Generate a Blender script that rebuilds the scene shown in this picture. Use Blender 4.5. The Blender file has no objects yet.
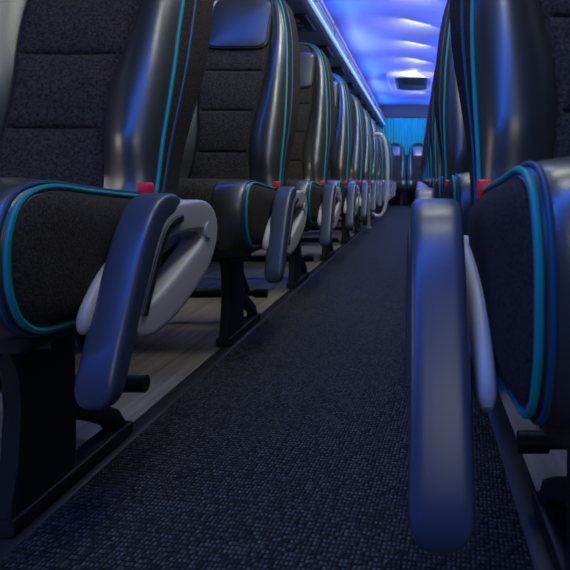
import bpy, bmesh, math, random
from mathutils import Vector
random.seed(3)
C=bpy.context.scene.collection
bpy.context.scene.view_settings.view_transform='Standard'
# ---------------------------------------------------------------- materials
def mat(name, col, rough=.5, metal=0, spec=.5, bump=None, var=None, emit=None, coat=0, sheen=0):
    m=bpy.data.materials.new(name); m.use_nodes=True
    nt=m.node_tree; b=nt.nodes['Principled BSDF']
    b.inputs['Base Color'].default_value=(*col,1); b.inputs['Roughness'].default_value=rough
    b.inputs['Metallic'].default_value=metal; b.inputs['Specular IOR Level'].default_value=spec
    b.inputs['Coat Weight'].default_value=coat; b.inputs['Sheen Weight'].default_value=sheen
    b.inputs['Coat Roughness'].default_value=.26
    if emit:
        b.inputs['Emission Color'].default_value=(*emit[0],1); b.inputs['Emission Strength'].default_value=emit[1]
    tc=nt.nodes.new('ShaderNodeTexCoord')
    if bump:
        kind,scale,strength,dist=bump
        if kind=='noise':
            t=nt.nodes.new('ShaderNodeTexNoise'); t.inputs['Scale'].default_value=scale; t.inputs['Detail'].default_value=4; out=t.outputs['Fac']
        else:
            t=nt.nodes.new('ShaderNodeTexVoronoi'); t.inputs['Scale'].default_value=scale; out=t.outputs['Distance']
        nt.links.new(tc.outputs['Object'],t.inputs['Vector'])
        bp=nt.nodes.new('ShaderNodeBump'); bp.inputs['Strength'].default_value=strength; bp.inputs['Distance'].default_value=dist
        nt.links.new(out,bp.inputs['Height']); nt.links.new(bp.outputs['Normal'],b.inputs['Normal'])
    if var:
        scale,c1,c2=var
        t=nt.nodes.new('ShaderNodeTexNoise'); t.inputs['Scale'].default_value=scale; t.inputs['Detail'].default_value=5
        nt.links.new(tc.outputs['Object'],t.inputs['Vector'])
        r=nt.nodes.new('ShaderNodeValToRGB'); r.color_ramp.elements[0].position=.35; r.color_ramp.elements[1].position=.65
        r.color_ramp.elements[0].color=(*c1,1); r.color_ramp.elements[1].color=(*c2,1)
        nt.links.new(t.outputs['Fac'],r.inputs['Fac']); nt.links.new(r.outputs['Color'],b.inputs['Base Color'])
    return m
M_FAB=mat('seat_fabric',(.03,.028,.028),.9,bump=('noise',260,.5,.002),var=(190,(.020,.0175,.0145),(.056,.050,.042)),spec=.15)
M_FAB2=mat('seat_side_fabric',(.03,.028,.028),.9,bump=('noise',420,.5,.002),var=(330,(.021,.018,.015),(.056,.050,.043)),spec=.15)
M_LEA=mat('black_leather',(.036,.039,.033),.36,bump=('voronoi',420,.12,.001),spec=1.0,coat=.4)
M_TEAL=mat('teal_piping',(.0,.27,.27),.5)
M_BLU=mat('blue_piping',(.003,.06,.13),.5)
M_GREY=mat('grey_armrest_plastic',(.46,.46,.45),.4,bump=('noise',900,.1,.0005))
M_PAD=mat('armrest_pad',(.042,.055,.09),.34,bump=('noise',700,.1,.0005),spec=.7)
M_BLK=mat('black_steel',(.011,.011,.011),.5)
M_RED=mat('red_buckle',(.9,.02,.04),.4)
M_SHELL=mat('seat_shell',(.02,.021,.023),.45)
M_SEAM=mat('seam_thread',(.012,.012,.012),.8)
SEATM=[M_FAB,M_FAB2,M_LEA,M_TEAL,M_BLU,M_GREY,M_PAD,M_BLK,M_RED,M_SHELL,M_SEAM]
FAB,FAB2,LEA,TEAL,BLU,GREY,PAD,BLK,RED,SHELL,SEAM=range(11)
# ---------------------------------------------------------------- mesh helper
class MB:
    def __init__(s): s.v=[]; s.f=[]; s.m=[]
    def add(s,vs,fs,ms):
        o=len(s.v); s.v+= [tuple(p) for p in vs]
        s.f+=[tuple(i+o for i in f) for f in fs]
        s.m+= ms if isinstance(ms,list) else [ms]*len(fs)
    def loft(s,secs,m,closed=False,cap=True,mfun=None):
        n=len(secs[0]); vs=[p for c in secs for p in c]; fs=[]; ms=[]
        k=len(secs)
        for i in range(k if closed else k-1):
            a=i*n; b=((i+1)%k)*n
            for j in range(n):
                j2=(j+1)%n
                fs.append((a+j,a+j2,b+j2,b+j)); ms.append(mfun(i,j) if mfun else m)
        if cap and not closed:
            fs.append(tuple(range(n))[::-1]); ms.append(m); fs.append(tuple(range((k-1)*n,k*n))); ms.append(m)
        s.add(vs,fs,ms)
    def tube(s,pts,r,m,closed=False,n=8):
        P=[Vector(p) for p in pts]; secs=[]; k=len(P); up=None
        for i in range(k):
            if closed: t=P[(i+1)%k]-P[i-1]
            else: t=P[min(i+1,k-1)]-P[max(i-1,0)]
            t.normalize()
            if up is None:
                up=Vector((1,0,0)) if abs(t.x)<.8 else Vector((0,0,1))
            up=(up-t*up.dot(t)).normalized(); w=t.cross(up)
            secs.append([P[i]+up*(r*math.cos(2*math.pi*j/n))+w*(r*math.sin(2*math.pi*j/n)) for j in range(n)])
        s.loft(secs,m,closed=closed)
    def bar(s,path,xc,hx,m,closed=False,n=20,e=3.2):
        k=len(path); secs=[]
        for i in range(k):
            a=path[(i-1)%k] if closed else path[max(i-1,0)]
            b=path[(i+1)%k] if closed else path[min(i+1,k-1)]
            ty,tz=b[0]-a[0],b[1]-a[1]; L=math.hypot(ty,tz) or 1; ny,nz=-tz/L,ty/L
            y,z,h=path[i][:3]; hxx=path[i][3] if len(path[i])>3 else hx
            sec=[]
            for j in range(n):
                t=2*math.pi*j/n; c,sn=math.cos(t),math.sin(t)
                u=math.copysign(abs(c)**(2/e),c)*hxx; w=math.copysign(abs(sn)**(2/e),sn)*h
                sec.append((xc+u,y+ny*w,z+nz*w))
            secs.append(sec)
        s.loft(secs,m,closed=closed)
    def box(s,lo,hi,m,r=0.0):
        x0,y0,z0=lo; x1,y1,z1=hi
        if r<=0:
            vs=[(x,y,z) for x in(x0,x1) for y in(y0,y1) for z in(z0,z1)]
            s.add(vs,[(0,1,3,2),(4,6,7,5),(0,4,5,1),(2,3,7,6),(0,2,6,4),(1,5,7,3)],m); return
        def rr(z,i):
            out=[]
            for cx,cy,a0 in((x1-r,y1-r,0),(x0+r,y1-r,90),(x0+r,y0+r,180),(x1-r,y0+r,270)):
                for q in range(5):
                    a=math.radians(a0+q*22.5); out.append((cx+(r-i)*math.cos(a),cy+(r-i)*math.sin(a),z))
            return out
        s.loft([rr(z0,r*.7),rr(z0+r*.3,r*.3),rr(z0+r,0),rr(z1-r,0),rr(z1-r*.3,r*.3),rr(z1,r*.7)],m)
    def mesh(s,name,mats,sx=1,sharp=38):
        me=bpy.data.meshes.new(name); me.from_pydata([(sx*a,b,c) for a,b,c in s.v],[],s.f)
        for m in mats: me.materials.append(m)
        me.polygons.foreach_set('material_index',s.m)
        bm=bmesh.new(); bm.from_mesh(me); bmesh.ops.recalc_face_normals(bm,faces=bm.faces); bm.to_mesh(me); bm.free()
        me.polygons.foreach_set('use_smooth',[True]*len(me.polygons))
        me.set_sharp_from_angle(angle=math.radians(sharp))
        return me
def obj(name,me,loc=(0,0,0)):
    o=bpy.data.objects.new(name,me); o.location=loc; C.objects.link(o); return o
def crom(P,sub=5,closed=True):
    out=[];n=len(P)
    rng=range(n) if closed else range(n-1)
    for i in rng:
        g=lambda k:P[k%n] if closed else P[max(0,min(n-1,k))]
        p0,p1,p2,p3=g(i-1),g(i),g(i+1),g(i+2)
        for q in range(sub):
            t=q/sub
            out.append(tuple(.5*((2*b)+(-a+c)*t+(2*a-5*b+4*c-d)*t*t+(-a+3*b-3*c+d)*t**3) for a,b,c,d in zip(p0,p1,p2,p3)))
    if not closed: out.append(tuple(P[-1]))
    return out
H=.47; D0=.577
def L(P,dy=0): return [(p[0]-D0+dy,p[1]+H)+tuple(p[2:]) for p in P]
# ---------------------------------------------------------------- seat
def build_seat(arm=True,dz=0,ax=0,ay=0,pr=.0037):
    s=MB()
    prof=crom(L([(.82,-.026+dz),(.72,-.017+dz),(.645,-.010+dz),(.60,-.022+dz),(.580,-.055+dz*.7),(.576,-.09),(.582,-.13),(.602,-.163),(.65,-.180),(.80,-.182),(.98,-.17),(1.03,-.12),(1.02,-.05),(.93,-.033+dz*.5)]),5)
    n=len(prof); cy=sum(p[0] for p in prof)/n; cz=sum(p[1] for p in prof)/n
    def off2(d):
        o=[]
        for i in range(n):
            a,b=prof[i-1],prof[(i+1)%n]; ty,tz=b[0]-a[0],b[1]-a[1]; l=math.hypot(ty,tz)
            ny,nz=tz/l,-ty/l
            if ny*(prof[i][0]-cy)+nz*(prof[i][1]-cz)<0: ny,nz=-ny,-nz
            o.append((prof[i][0]+ny*d,prof[i][1]+nz*d))
        return o
    W=.415
    def sec(x,d=0,sc=1): return [(x,cy+(p[0]-cy)*sc,cz+(p[1]-cz)*sc) for p in off2(d)]
    S=[sec(-.016,0,.08),sec(-.015,0,.4),sec(-.012,0,.7),sec(-.006,0,.88),sec(.0,-.004,1),
       sec(.004,-.001),sec(.010,.005),sec(.022,.009),sec(.045,.012),sec(.085,.012),sec(.092,.007),sec(.099,.012),
       sec(.20,.014),sec(W-.099,.012),sec(W-.092,.007),sec(W-.085,.012),sec(W-.045,.012),sec(W-.022,.009),sec(W-.01,.005),sec(W-.004,-.001),
       sec(W,-.004,1),sec(W+.006,0,.88),sec(W+.012,0,.7),sec(W+.016,0,.08)]
    def mf(i,j):
        if i<4 or i>=19: return FAB2
        if 9<=i<=13: return FAB
        return LEA
    s.loft(S,FAB2,mfun=mf)
    for x,sg in((.002,1),(W-.002,-1)):
        o=off2(.001); s.tube([(x,p[0],p[1]) for p in o],pr,TEAL,closed=True)
        o=off2(.006); s.tube([(x+sg*.008,p[0],p[1]) for p in o],pr*.8,BLU,closed=True)
    s.box((.02,.05,.262),(W-.02,.42,.30),SHELL,.012)
    # backrest ---------------------------------------------------
    XC=.195; z0,zc,zt=.42,.88,1.185
    grooves=[.56,.70,.845]
    zs=[z0+i*(zc-z0)/26 for i in range(27)]
    zs=[z for z in zs if all(abs(z-g)>.011 for g in grooves)]
    for g in grooves: zs+=[g-.009,g-.004,g,g+.004,g+.009]
    zs=sorted(zs)
    zs+=[zc+(zt-zc)*q for q in(.1,.2,.3,.4,.5,.6,.7,.78,.85,.9,.94,.97,.988,.997,.9995)]
    def ss(t): t=max(0,min(1,t)); return t*t*(3-2*t)
    def params(z):
        q=max(0,(z-zc)/(zt-zc))
        w=.200+.024*ss((z-.46)/.25)-.034*ss((z-.72)/.40)
        w*=(1-q**3)**(1/3)
        t=(z-.47)/.71
        yf=.335+.245*t+.03*t*t-.018*math.sin(math.pi*max(0,min(1,t*1.4)))
        return w,yf,q
    secs=[]; pipeL=[];pipeR=[];pl2=[];pr2=[]
    for z in zs:
        w,yf,q=params(z)
        sc=(1-q**3)**(1/3); w0=w/max(1e-6,sc)
        fl=(.006+.024*ss((z-.46)/.30))*sc
        wp=w-fl
        seamx=(.112-.026*math.exp(-((z-.60)/.14)**2))*min(1,sc*1.02)
        seamx=min(seamx,wp*.70)
        b=.044*(.55+.45*ss((z-.45)/.1))*(1-.55*ss((z-.85)/.3))
        g=0
        if z<zc:
            g=-.007*sum(math.exp(-((z-k)/.0035)**2) for k in grooves)
            puff=.006*abs(math.sin(math.pi*(z-.56)/.1425))
        else: puff=.004
        lr=lambda f:seamx+(wp-seamx)*f
        half=[(0,0+g+puff),(.5*seamx,.002+g+puff),(.85*seamx,.005+g+puff*.7),(seamx-.007*sc,.006),(seamx,-.001),(seamx+.006*sc,.012),
              (lr(.25),b*.68),(lr(.42),b*.97),(lr(.62),b*1.04),(lr(.82),b*.86),(lr(.95),b*.46),(wp,b*.12),(wp+fl*.35,-.008),(wp+fl*.85,-.038),(w,-.062),(w*.9,-.080),(w*.5,-.088),(0,-.09)]
        k=max(.03,(1-q**6))**.5
        pts=[]
        for x,dp in half:
            dd=-.04+(dp+.04)*k
            pts.append((XC+x,yf-dd,z))
        left=[(2*XC-p[0],p[1],p[2]) for p in pts[1:-1]][::-1]
        secs.append(pts+left)
        dd=-.04+(b*.12+.003+.04)*k; d2=-.04+(-.013+.04)*k
        pipeR.append((XC+wp+.001,yf-dd,z+.004*q)); pipeL.append((XC-wp-.001,yf-dd,z+.004*q))
        x2=wp+fl*.45+.001
        pr2.append((XC+x2,yf-d2,z+.003*q)); pl2.append((XC-x2,yf-d2,z+.003*q))
    nh=18; NT=len(secs[0])
    def mb(i,j):
        jj=j if j<nh-1 else NT-1-j
        if jj<4: return FAB
        if jj<11: return LEA
        if jj<14: return FAB2
        return SHELL
    s.loft(secs,SHELL,mfun=mb)
    s.tube(pipeL+pipeR[::-1],pr*.97,TEAL); s.tube(pl2+pr2[::-1],pr*.8,BLU)
    # headrest pad
    hz0,hz1,hw=.925,1.135,.112; secs=[]
    for lev,(sc,dep) in enumerate([(1.0,-.012),(1.0,.006),(.97,.013),(.93,.010),(.90,.016),(.7,.022),(.4,.024),(.05,.025)]):
        sec_=[]
        for j in range(40):
            a=2*math.pi*j/40; c,sn=math.cos(a),math.sin(a); e=7
            x=math.copysign(abs(c)**(2/e),c)*hw*sc; zz=(hz0+hz1)/2+math.copysign(abs(sn)**(2/e),sn)*(hz1-hz0)/2*sc
            w,yf,q=params(zz)
            sec_.append((XC+x,yf-.004-dep,zz))
        secs.append(sec_)
    s.loft(secs,LEA)
    w,yf,q=params(.62)
    s.tube([(XC-.16,yf+.088,.62),(XC-.155,yf+.10,.62),(XC,yf+.106,.62),(XC+.155,yf+.10,.62),(XC+.16,yf+.088,.62)],.005,BLK)
    # seat-belt buckle
    s.box((-.004,.288,.435),(.010,.303,.460),BLK,.004)
    s.box((-.007,.282,.444),(.012,.303,.465+dz*.3),RED,.004)
    if arm:
        lx=.105
        s.bar(L([(.745,-.178,.080),(.762,-.20,.072),(.772,-.25,.060),(.775,-.31,.057),(.773,-.38,.061),(.768,-.43,.067),(.768,-.460,.070)]),lx,.016,BLK,e=8)
        s.bar(L([(.80,-.335,.012),(.85,-.365,.014),(.90,-.392,.014),(.945,-.420,.014),(.968,-.452,.014)]),lx,.014,BLK,e=6)
        s.bar(L([(.695,-.455,.011),(.83,-.455,.011),(.985,-.455,.011)]),lx,.020,BLK,e=8)
        s.tube([(.03,.12,.262),(.85,.12,.262)],.014,BLK); s.tube([(.03,.32,.262),(.85,.32,.262)],.014,BLK)
        yb=1.0-D0; zb=.088
        s.tube([(.07,yb,zb),(.84,yb,zb)],.010,BLK,n=12)
        s.tube([(.068,yb,zb),(.11,yb,zb)],.0155,BLK,n=14); s.tube([(.15,yb,zb),(.80,yb,zb)],.0155,BLK,n=14)
        s.bar([(yb,zb,.010),(yb-.08,zb+.09,.010),(yb-.13,zb+.18,.010)],.13,.006,BLK)
        s.bar([(yb,zb,.010),(yb-.08,zb+.09,.010),(yb-.13,zb+.18,.010)],.80,.006,BLK)
        s.bar(crom(L([(.668,-.192,.004,.004),(.674,-.186,.012,.008),(.69,-.168,.019,.009),(.735,-.132,.022,.009),(.80,-.112,.022,.009),(.88,-.10,.020,.009),(.95,-.09,.010,.008)]),5,False),-.020,.009,GREY,e=3)
        pad=crom(L([(.846,-.042,.004,.014),(.835,-.040,.012,.021),(.808,-.038,.018,.025),(.774,-.048,.020,.0255),(.745,-.082,.020,.0255),(.715,-.138,.0195,.0255),(.688,-.192,.019,.0255),(.666,-.240,.018,.0255),(.657,-.262,.0155,.0245),(.652,-.274,.010,.019),(.650,-.280,.004,.010)],ay),5,False)
        s.bar(pad,-.048+ax,.025,PAD,n=36,e=5)
        ring=crom(L([(.752,-.098,.018),(.788,-.066,.023),(.86,-.060,.025),(.93,-.064,.027),(.960,-.088,.027),(.936,-.126,.029),(.88,-.154,.031),(.81,-.180,.030),(.74,-.194,.024),(.706,-.180,.018),(.726,-.136,.017)],ay),6)
        s.bar(ring,-.052+ax,.0205,GREY,closed=True,n=36,e=7)
        # thin black strip between pad and loop
        s.bar(crom(L([(.83,-.060,.006),(.80,-.066,.006),(.775,-.082,.006),(.745,-.128,.006),(.716,-.182,.006)],ay),5,False),-.0765+ax+.004,.0045,BLK,e=4)
        yp,zp=.935-D0+ay,-.088+H
        s.tube([(-.05+ax,yp,zp),(.03,yp,zp)],.016,GREY,n=20)
        s.tube([(-.0755+ax,yp,zp),(-.06+ax,yp,zp)],.014,GREY,n=20)
    else:
        s.bar([(.2,.262,.05),(.2,.10,.035),(.2,.003,.05)],.33,.016,BLK,e=8)
    return s
meL=build_seat(True).mesh('bus_seat_aisle_l',SEATM,-1); meR=build_seat(True,.016,-.012,-.026,.0033).mesh('bus_seat_aisle_r',SEATM,1)
wL=build_seat(False).mesh('bus_seat_win_l',SEATM,-1); wR=build_seat(False).mesh('bus_seat_win_r',SEATM,1)
PITCH=.8; XL=-.44; XR=.078; OR=-.222
for k in range(11):
    obj('bus_seat',meL,(XL,D0+PITCH*k,.001)); obj('bus_seat',wL,(XL-.455,D0+PITCH*k,.001))
for k in range(11):
    obj('bus_seat',meR,(XR,D0+OR+PITCH*k,.001)); obj('bus_seat',wR,(XR+.455,D0+OR+PITCH*k,.001))
for x in (-.9,-.445,.01,.465):
    obj('bus_seat',wR,(x-.195,9.72,.001))
# ---------------------------------------------------------------- shell
XWL,XWR=-1.41,1.04; YA,YB=-1.6,10.75; ZC=1.97
mc=bpy.data.materials.new('aisle_carpet'); mc.use_nodes=True; nt=mc.node_tree; b=nt.nodes['Principled BSDF']
b.inputs['Roughness'].default_value=.75; b.inputs['Specular IOR Level'].default_value=.25
tc=nt.nodes.new('ShaderNodeTexCoord'); mp=nt.nodes.new('ShaderNodeMapping'); mp.inputs['Scale'].default_value=(1.3,1,1); mp.inputs['Rotation'].default_value=(0,0,.12)
nt.links.new(tc.outputs['Object'],mp.inputs['Vector'])
v=nt.nodes.new('ShaderNodeTexVoronoi'); v.inputs['Scale'].default_value=128; v.inputs['Randomness'].default_value=.3; v.distance='CHEBYCHEV'
nt.links.new(mp.outputs['Vector'],v.inputs['Vector'])
r=nt.nodes.new('ShaderNodeValToRGB'); r.color_ramp.elements[0].color=(.095,.11,.12,1); r.color_ramp.elements[1].color=(.0015,.0015,.003,1)
r.color_ramp.elements[0].position=.1; r.color_ramp.elements[1].position=.46
nt.links.new(v.outputs['Distance'],r.inputs['Fac'])
sp=nt.nodes.new('ShaderNodeSeparateColor'); nt.links.new(v.outputs['Color'],sp.inputs['Color'])
rm=nt.nodes.new('ShaderNodeMapRange'); rm.inputs['To Min'].default_value=.15; rm.inputs['To Max'].default_value=1.0
nt.links.new(sp.outputs['Red'],rm.inputs['Value'])
mx=nt.nodes.new('ShaderNodeMix'); mx.data_type='RGBA'; mx.blend_type='MULTIPLY'; mx.inputs[0].default_value=1
nt.links.new(r.outputs['Color'],mx.inputs[6]); nt.links.new(rm.outputs['Result'],mx.inputs[7])
nt.links.new(mx.outputs[2],b.inputs['Base Color'])
bp=nt.nodes.new('ShaderNodeBump'); bp.invert=True; bp.inputs['Strength'].default_value=1; bp.inputs['Distance'].default_value=.004
nt.links.new(v.outputs['Distance'],bp.inputs['Height']); nt.links.new(bp.outputs['Normal'],b.inputs['Normal'])
mw=bpy.data.materials.new('grey_wood_floor'); mw.use_nodes=True; nt=mw.node_tree; b=nt.nodes['Principled BSDF']; b.inputs['Roughness'].default_value=.5
tc=nt.nodes.new('ShaderNodeTexCoord'); mp=nt.nodes.new('ShaderNodeMapping'); mp.inputs['Scale'].default_value=(28,1.6,1)
nt.links.new(tc.outputs['Object'],mp.inputs['Vector'])
nz=nt.nodes.new('ShaderNodeTexNoise'); nz.inputs['Scale'].default_value=2; nz.inputs['Detail'].default_value=6; nt.links.new(mp.outputs['Vector'],nz.inputs['Vector'])
r=nt.nodes.new('ShaderNodeValToRGB'); r.color_ramp.elements[0].color=(.17,.155,.14,1); r.color_ramp.elements[1].color=(.38,.35,.32,1)
r.color_ramp.elements[0].position=.3; r.color_ramp.elements[1].position=.7
nt.links.new(nz.outputs['Fac'],r.inputs['Fac'])
br=nt.nodes.new('ShaderNodeTexBrick'); br.inputs['Scale'].default_value=1; br.inputs['Brick Width'].default_value=1.4; br.inputs['Row Height'].default_value=.16
br.inputs['Mortar Size'].default_value=.0015; br.inputs['Color1'].default_value=(1,1,1,1); br.inputs['Color2'].default_value=(.85,.85,.85,1); br.inputs['Mortar'].default_value=(.5,.5,.5,1)
m2=nt.nodes.new('ShaderNodeMapping'); m2.inputs['Rotation'].default_value=(0,0,math.pi/2); nt.links.new(tc.outputs['Object'],m2.inputs['Vector']); nt.links.new(m2.outputs['Vector'],br.inputs['Vector'])
mx=nt.nodes.new('ShaderNodeMix'); mx.data_type='RGBA'; mx.blend_type='MULTIPLY'; mx.inputs[0].default_value=1
nt.links.new(r.outputs['Color'],mx.inputs[6]); nt.links.new(br.outputs['Color'],mx.inputs[7]); nt.links.new(mx.outputs[2],b.inputs['Base Color'])
M_WALL=mat('dark_wall_trim',(.05,.052,.06),.6,bump=('noise',300,.2,.001))
M_CEIL=mat('ceiling_panel',(.60,.62,.68),.45,bump=('noise',4,.3,.03))
M_TRIM=mat('floor_trim',(.02,.02,.022),.45)
M_RACK=mat('rack_plastic',(.30,.31,.36),.35)
M_GLASS=mat('tinted_window_glass',(.01,.012,.016),.08)
M_LED=mat('blue_led',(.05,.1,.9),.4,emit=((.06,.20,1.0),5))
M_CUR=mat('teal_curtain',(.03,.50,.55),.8)
M_WHT=mat('hatch_white',(.8,.8,.82),.4)
e=.004
def slab(name,lo,hi,m):
    s=MB(); s.box(lo,hi,0); return obj(name,s.mesh(name,[m]))
slab('floor',(XWL,YA,-.06),(XWR,YB,-.012),mw)
slab('aisle_carpet_runner',(-.515,YA+e,-.012),(.141,YB-e,.0),mc)
slab('seat_platform',(XWL+e,YA+e,-.012),(-.553,YB-e,0),mw); slab('seat_platform',(.179,YA+e,-.012),(XWR-e,YB-e,0),mw)
for nm,x0,x1 in(('trim_1',-.553,-.515),('trim_2',.141,.179)):
    s=MB(); s.loft([[(x0,y,-.012),(x0,y,.0),(x0+.006,y,.003),(x1-.006,y,.003),(x1,y,.0),(x1,y,-.012)] for y in(YA+e,YB-e)],0)
    obj(nm,s.mesh(nm,[M_TRIM]))
slab('wall_left',(XWL-.06,YA,-.06),(XWL,YB,ZC+.05),M_WALL)
slab('wall_right',(XWR,YA,-.06),(XWR+.06,YB,ZC+.05),M_WALL)
slab('wall_back',(XWL,YB,-.06),(XWR,YB+.06,ZC+.05),M_WALL)
slab('wall_front',(XWL,YA-.06,-.06),(XWR,YA,ZC+.05),M_WALL)
s=MB(); ys=[YA]; y=YA
while y<YB-.01:
    y2=min(y+1.6,YB); ys+= [y2-.006,y2-.005,y2]; y=y2
secs=[]
for i,y in enumerate(ys):
    d=.006 if (i%3==2 and i) else 0
    bot=[]
    for j in range(25):
        x=XWL+(XWR-XWL)*j/24; u=(x+.185)/1.22
        bot.append((x,y,ZC+.012-.05*u*u+d)); 
    secs.append(bot+[(XWR,y,ZC+.06),(XWL,y,ZC+.06)])
s.loft(secs,0); obj('ceiling',s.mesh('ceiling',[M_CEIL]))
def rack(sx,xf,xw,name):
    xw=xw+.006
    A,B=YA+.01,YB-.12
    prof=[(xf,1.56),(xf,1.545),(xf-.02,1.53),(xf-.06,1.525),(xf-.3,1.52),(xw,1.50),(xw,1.53),(xf-.3,1.55),(xf-.03,1.56),(xf-.018,1.60),(xf-.018,1.70),(xf-.012,1.715),(xf-.002,1.715),(xf+.004,1.70),(xf+.004,1.60)]
    s=MB()
    s.loft([[(sx*x,y,z) for x,z in prof] for y in(A,B)],0)
    y=.2
    while y<B-.45:
        s.box((min(sx*(xf-.20),sx*(xf-.05)),y,1.505),(max(sx*(xf-.20),sx*(xf-.05)),y+.34,1.527),1,.008)
        for q in range(3):
            s.tube([(sx*(xf-.125),y+.07+q*.1,1.507),(sx*(xf-.125),y+.07+q*.1,1.496)],.02,0,n=14)
        s.box((min(sx*(xf+.003),sx*(xf+.008)),y,1.60),(max(sx*(xf+.003),sx*(xf+.008)),y+.012,1.70),1)
        y+=.8
    s.tube([(sx*(xf+.022),A,1.635),(sx*(xf+.022),B,1.635)],.008,0,n=12)
    s.box((min(sx*(xf+.002),sx*(xf+.008)),A,1.568),(max(sx*(xf+.002),sx*(xf+.008)),B,1.574),2)
    s.box((min(sx*(xf-.016),sx*(xf-.006)),A,1.714),(max(sx*(xf-.016),sx*(xf-.006)),B,1.722),2)
    obj(name,s.mesh(name,[M_RACK,M_SHELL,M_LED]))
rack(1,-.66,XWL,'luggage_rack'); rack(-1,-.29,-XWR,'luggage_rack')
n=1
for sx,xw in((1,XWL),(-1,XWR)):
    y=-1.3
    while y<9.2:
        s=MB(); a,b_=(xw+sx*.001,xw+sx*.02); 
        s.box((min(a,b_),y,.80),(max(a,b_),y+1.45,1.48),0)
        d=xw+sx*.03
        for lo,hi in(((y-.03,.76),(y+1.48,.80)),((y-.03,1.48),(y+1.48,1.495)),((y-.03,.80),(y,1.48)),((y+1.45,.80),(y+1.48,1.48))):
            s.box((min(a,d),lo[0],lo[1]),(max(a,d),hi[0],hi[1]),1)
        nm='window_%d'%n; obj(nm,s.mesh(nm,[M_GLASS,M_WALL])); n+=1; y+=1.62
s=MB(); vs=[];fs=[];N=160;x0,x1=-.85,.48
for i in range(N+1):
    x=x0+(x1-x0)*i/N; yy=YB-.05+.022*math.sin(i*.95)+.008*math.sin(i*.37)
    vs+=[(x,yy,H+.50),(x,yy,H+1.24)]
for i in range(N): fs.append((2*i,2*i+2,2*i+3,2*i+1))
s.add(vs,fs,0); s.tube([(x0-.05,YB-.045,H+1.25),(x1+.05,YB-.045,H+1.25)],.012,1)
me=s.mesh('curtain',[M_CUR,M_BLK],sharp=80); obj('curtain',me)
s=MB(); hx0,hx1,hy0,hy1=-.43,.27,7.5,8.8; z=ZC-.028
def rr(i,z): 
    out=[]
    for cx,cy,a0 in((hx1,hy1,0),(hx0,hy1,90),(hx0,hy0,180),(hx1,hy0,270)):
        sxx=1 if cx==hx1 else -1; syy=1 if cy==hy1 else -1
        for q in range(6):
            a=math.radians(a0+q*18); R=.12
            out.append((cx-sxx*(R+i*1)+R*math.cos(a),cy-syy*(R+i)+R*math.sin(a),z))
    return out
s.loft([rr(-.02,ZC+.01),rr(-.02,z),rr(.0,z-.020),rr(.08,z-.020),rr(.11,z+.01)],0)
s.loft([rr(.13,z+.005),rr(.13,z-.014),rr(.15,z-.022)],1)
obj('roof_hatch',s.mesh('roof_hatch',[M_WHT,M_SHELL]))
s=MB(); P=[]
for j in range(40):
    a=2*math.pi*j/40; c,sn=math.cos(a),math.sin(a)
    P.append((-.395+math.copysign(abs(c)**.7,c)*.098,5.22,H+.05+math.copysign(abs(sn)**.8,sn)*.40))
s.tube(P,.017,0,closed=True,n=12)
s.tube([(-.478,5.22,H-.20),(-.478,5.22,.002)],.014,0,n=12)
s.tube([(-.478,5.22,.012),(-.478,5.22,.001)],.03,0,n=16)
obj('grab_rail',s.mesh('grab_rail',[M_GREY]))
# ---------------------------------------------------------------- lights
def area(name,loc,target,sx,sy,en,col):
    l=bpy.data.lights.new(name,'AREA'); l.shape='RECTANGLE'; l.size=sx; l.size_y=sy; l.energy=en; l.color=col
    o=bpy.data.objects.new(name,l); o.location=loc; C.objects.link(o)
    o.rotation_euler=(Vector(target)-Vector(loc)).to_track_quat('-Z','Y').to_euler(); return o
BLUE=(.01,.06,1.0); VIO=(.06,.10,1.0)
for i in range(6):
    y=3.0+i*1.4
    area('cove_lamp',(-.70,y,1.76),(-.30,y,1.97),.9,.05,10.0,BLUE if i%2 else VIO)
    area('cove_lamp',(.33,y+.5,1.76),(-.07,y+.5,1.97),.9,.05,3.0,VIO if i%2 else BLUE)
for i in range(6):
    y=-.4+i*2.0
    area('led_strip_lamp',(-.63,y,1.53),(.05,y+.1,.3),.04,1.9,(22,4,9,10,12,12)[i],(.015,.15,1.0))
    area('led_strip_lamp',(.26,y,1.53),(-.42,y+.1,.3),.04,1.9,(1.0,.3,2,6,6,6)[i],(.015,.15,1.0))
area('front_fill',(.3,-1.45,1.3),(-.4,2.0,.7),1.0,.7,5.0,(1.0,1.0,.9))  # soft neutral fill behind the camera, added in place of windshield light
for i in range(12):
    y=.25+i*.8
    area('bolster_fill',(.06,y,1.90),(-.55,y+.75,.8),.34,.34,6.5 if i>0 else 4.0,(.97,1.0,.84))  # unseen neutral lamps added over the aisle for highlights on the seat bolsters
area('curtain_fill',(-.18,10.0,1.9),(-.18,10.7,1.3),1.0,.1,1.6,(.1,.7,1.0))  # added blue-teal fill without a fixture, brightens the rear curtain
for i in range(6):
    y=.4+i*1.6
    area('floor_fill',(-1.34,y,.70),(-.9,y+.1,0),.4,.08,1.4,(1,.9,.8))  # warm fill added along the left wall to brighten the wood floor
w=bpy.data.worlds.new('world'); bpy.context.scene.world=w; w.use_nodes=True
w.node_tree.nodes['Background'].inputs[0].default_value=(.02,.03,.06,1); w.node_tree.nodes['Background'].inputs[1].default_value=.5
# ---------------------------------------------------------------- camera
cam=bpy.data.cameras.new('camera'); co=bpy.data.objects.new('camera',cam); C.objects.link(co)
co.location=(0,0,H); co.rotation_euler=(math.pi/2,0,0)
cam.sensor_width=36; cam.lens=535/570*36; cam.shift_x=(285-418)/570; cam.shift_y=-(285-180)/570; cam.clip_start=.02
cam.dof.use_dof=True; cam.dof.focus_distance=1.0; cam.dof.aperture_fstop=11
bpy.context.scene.camera=co
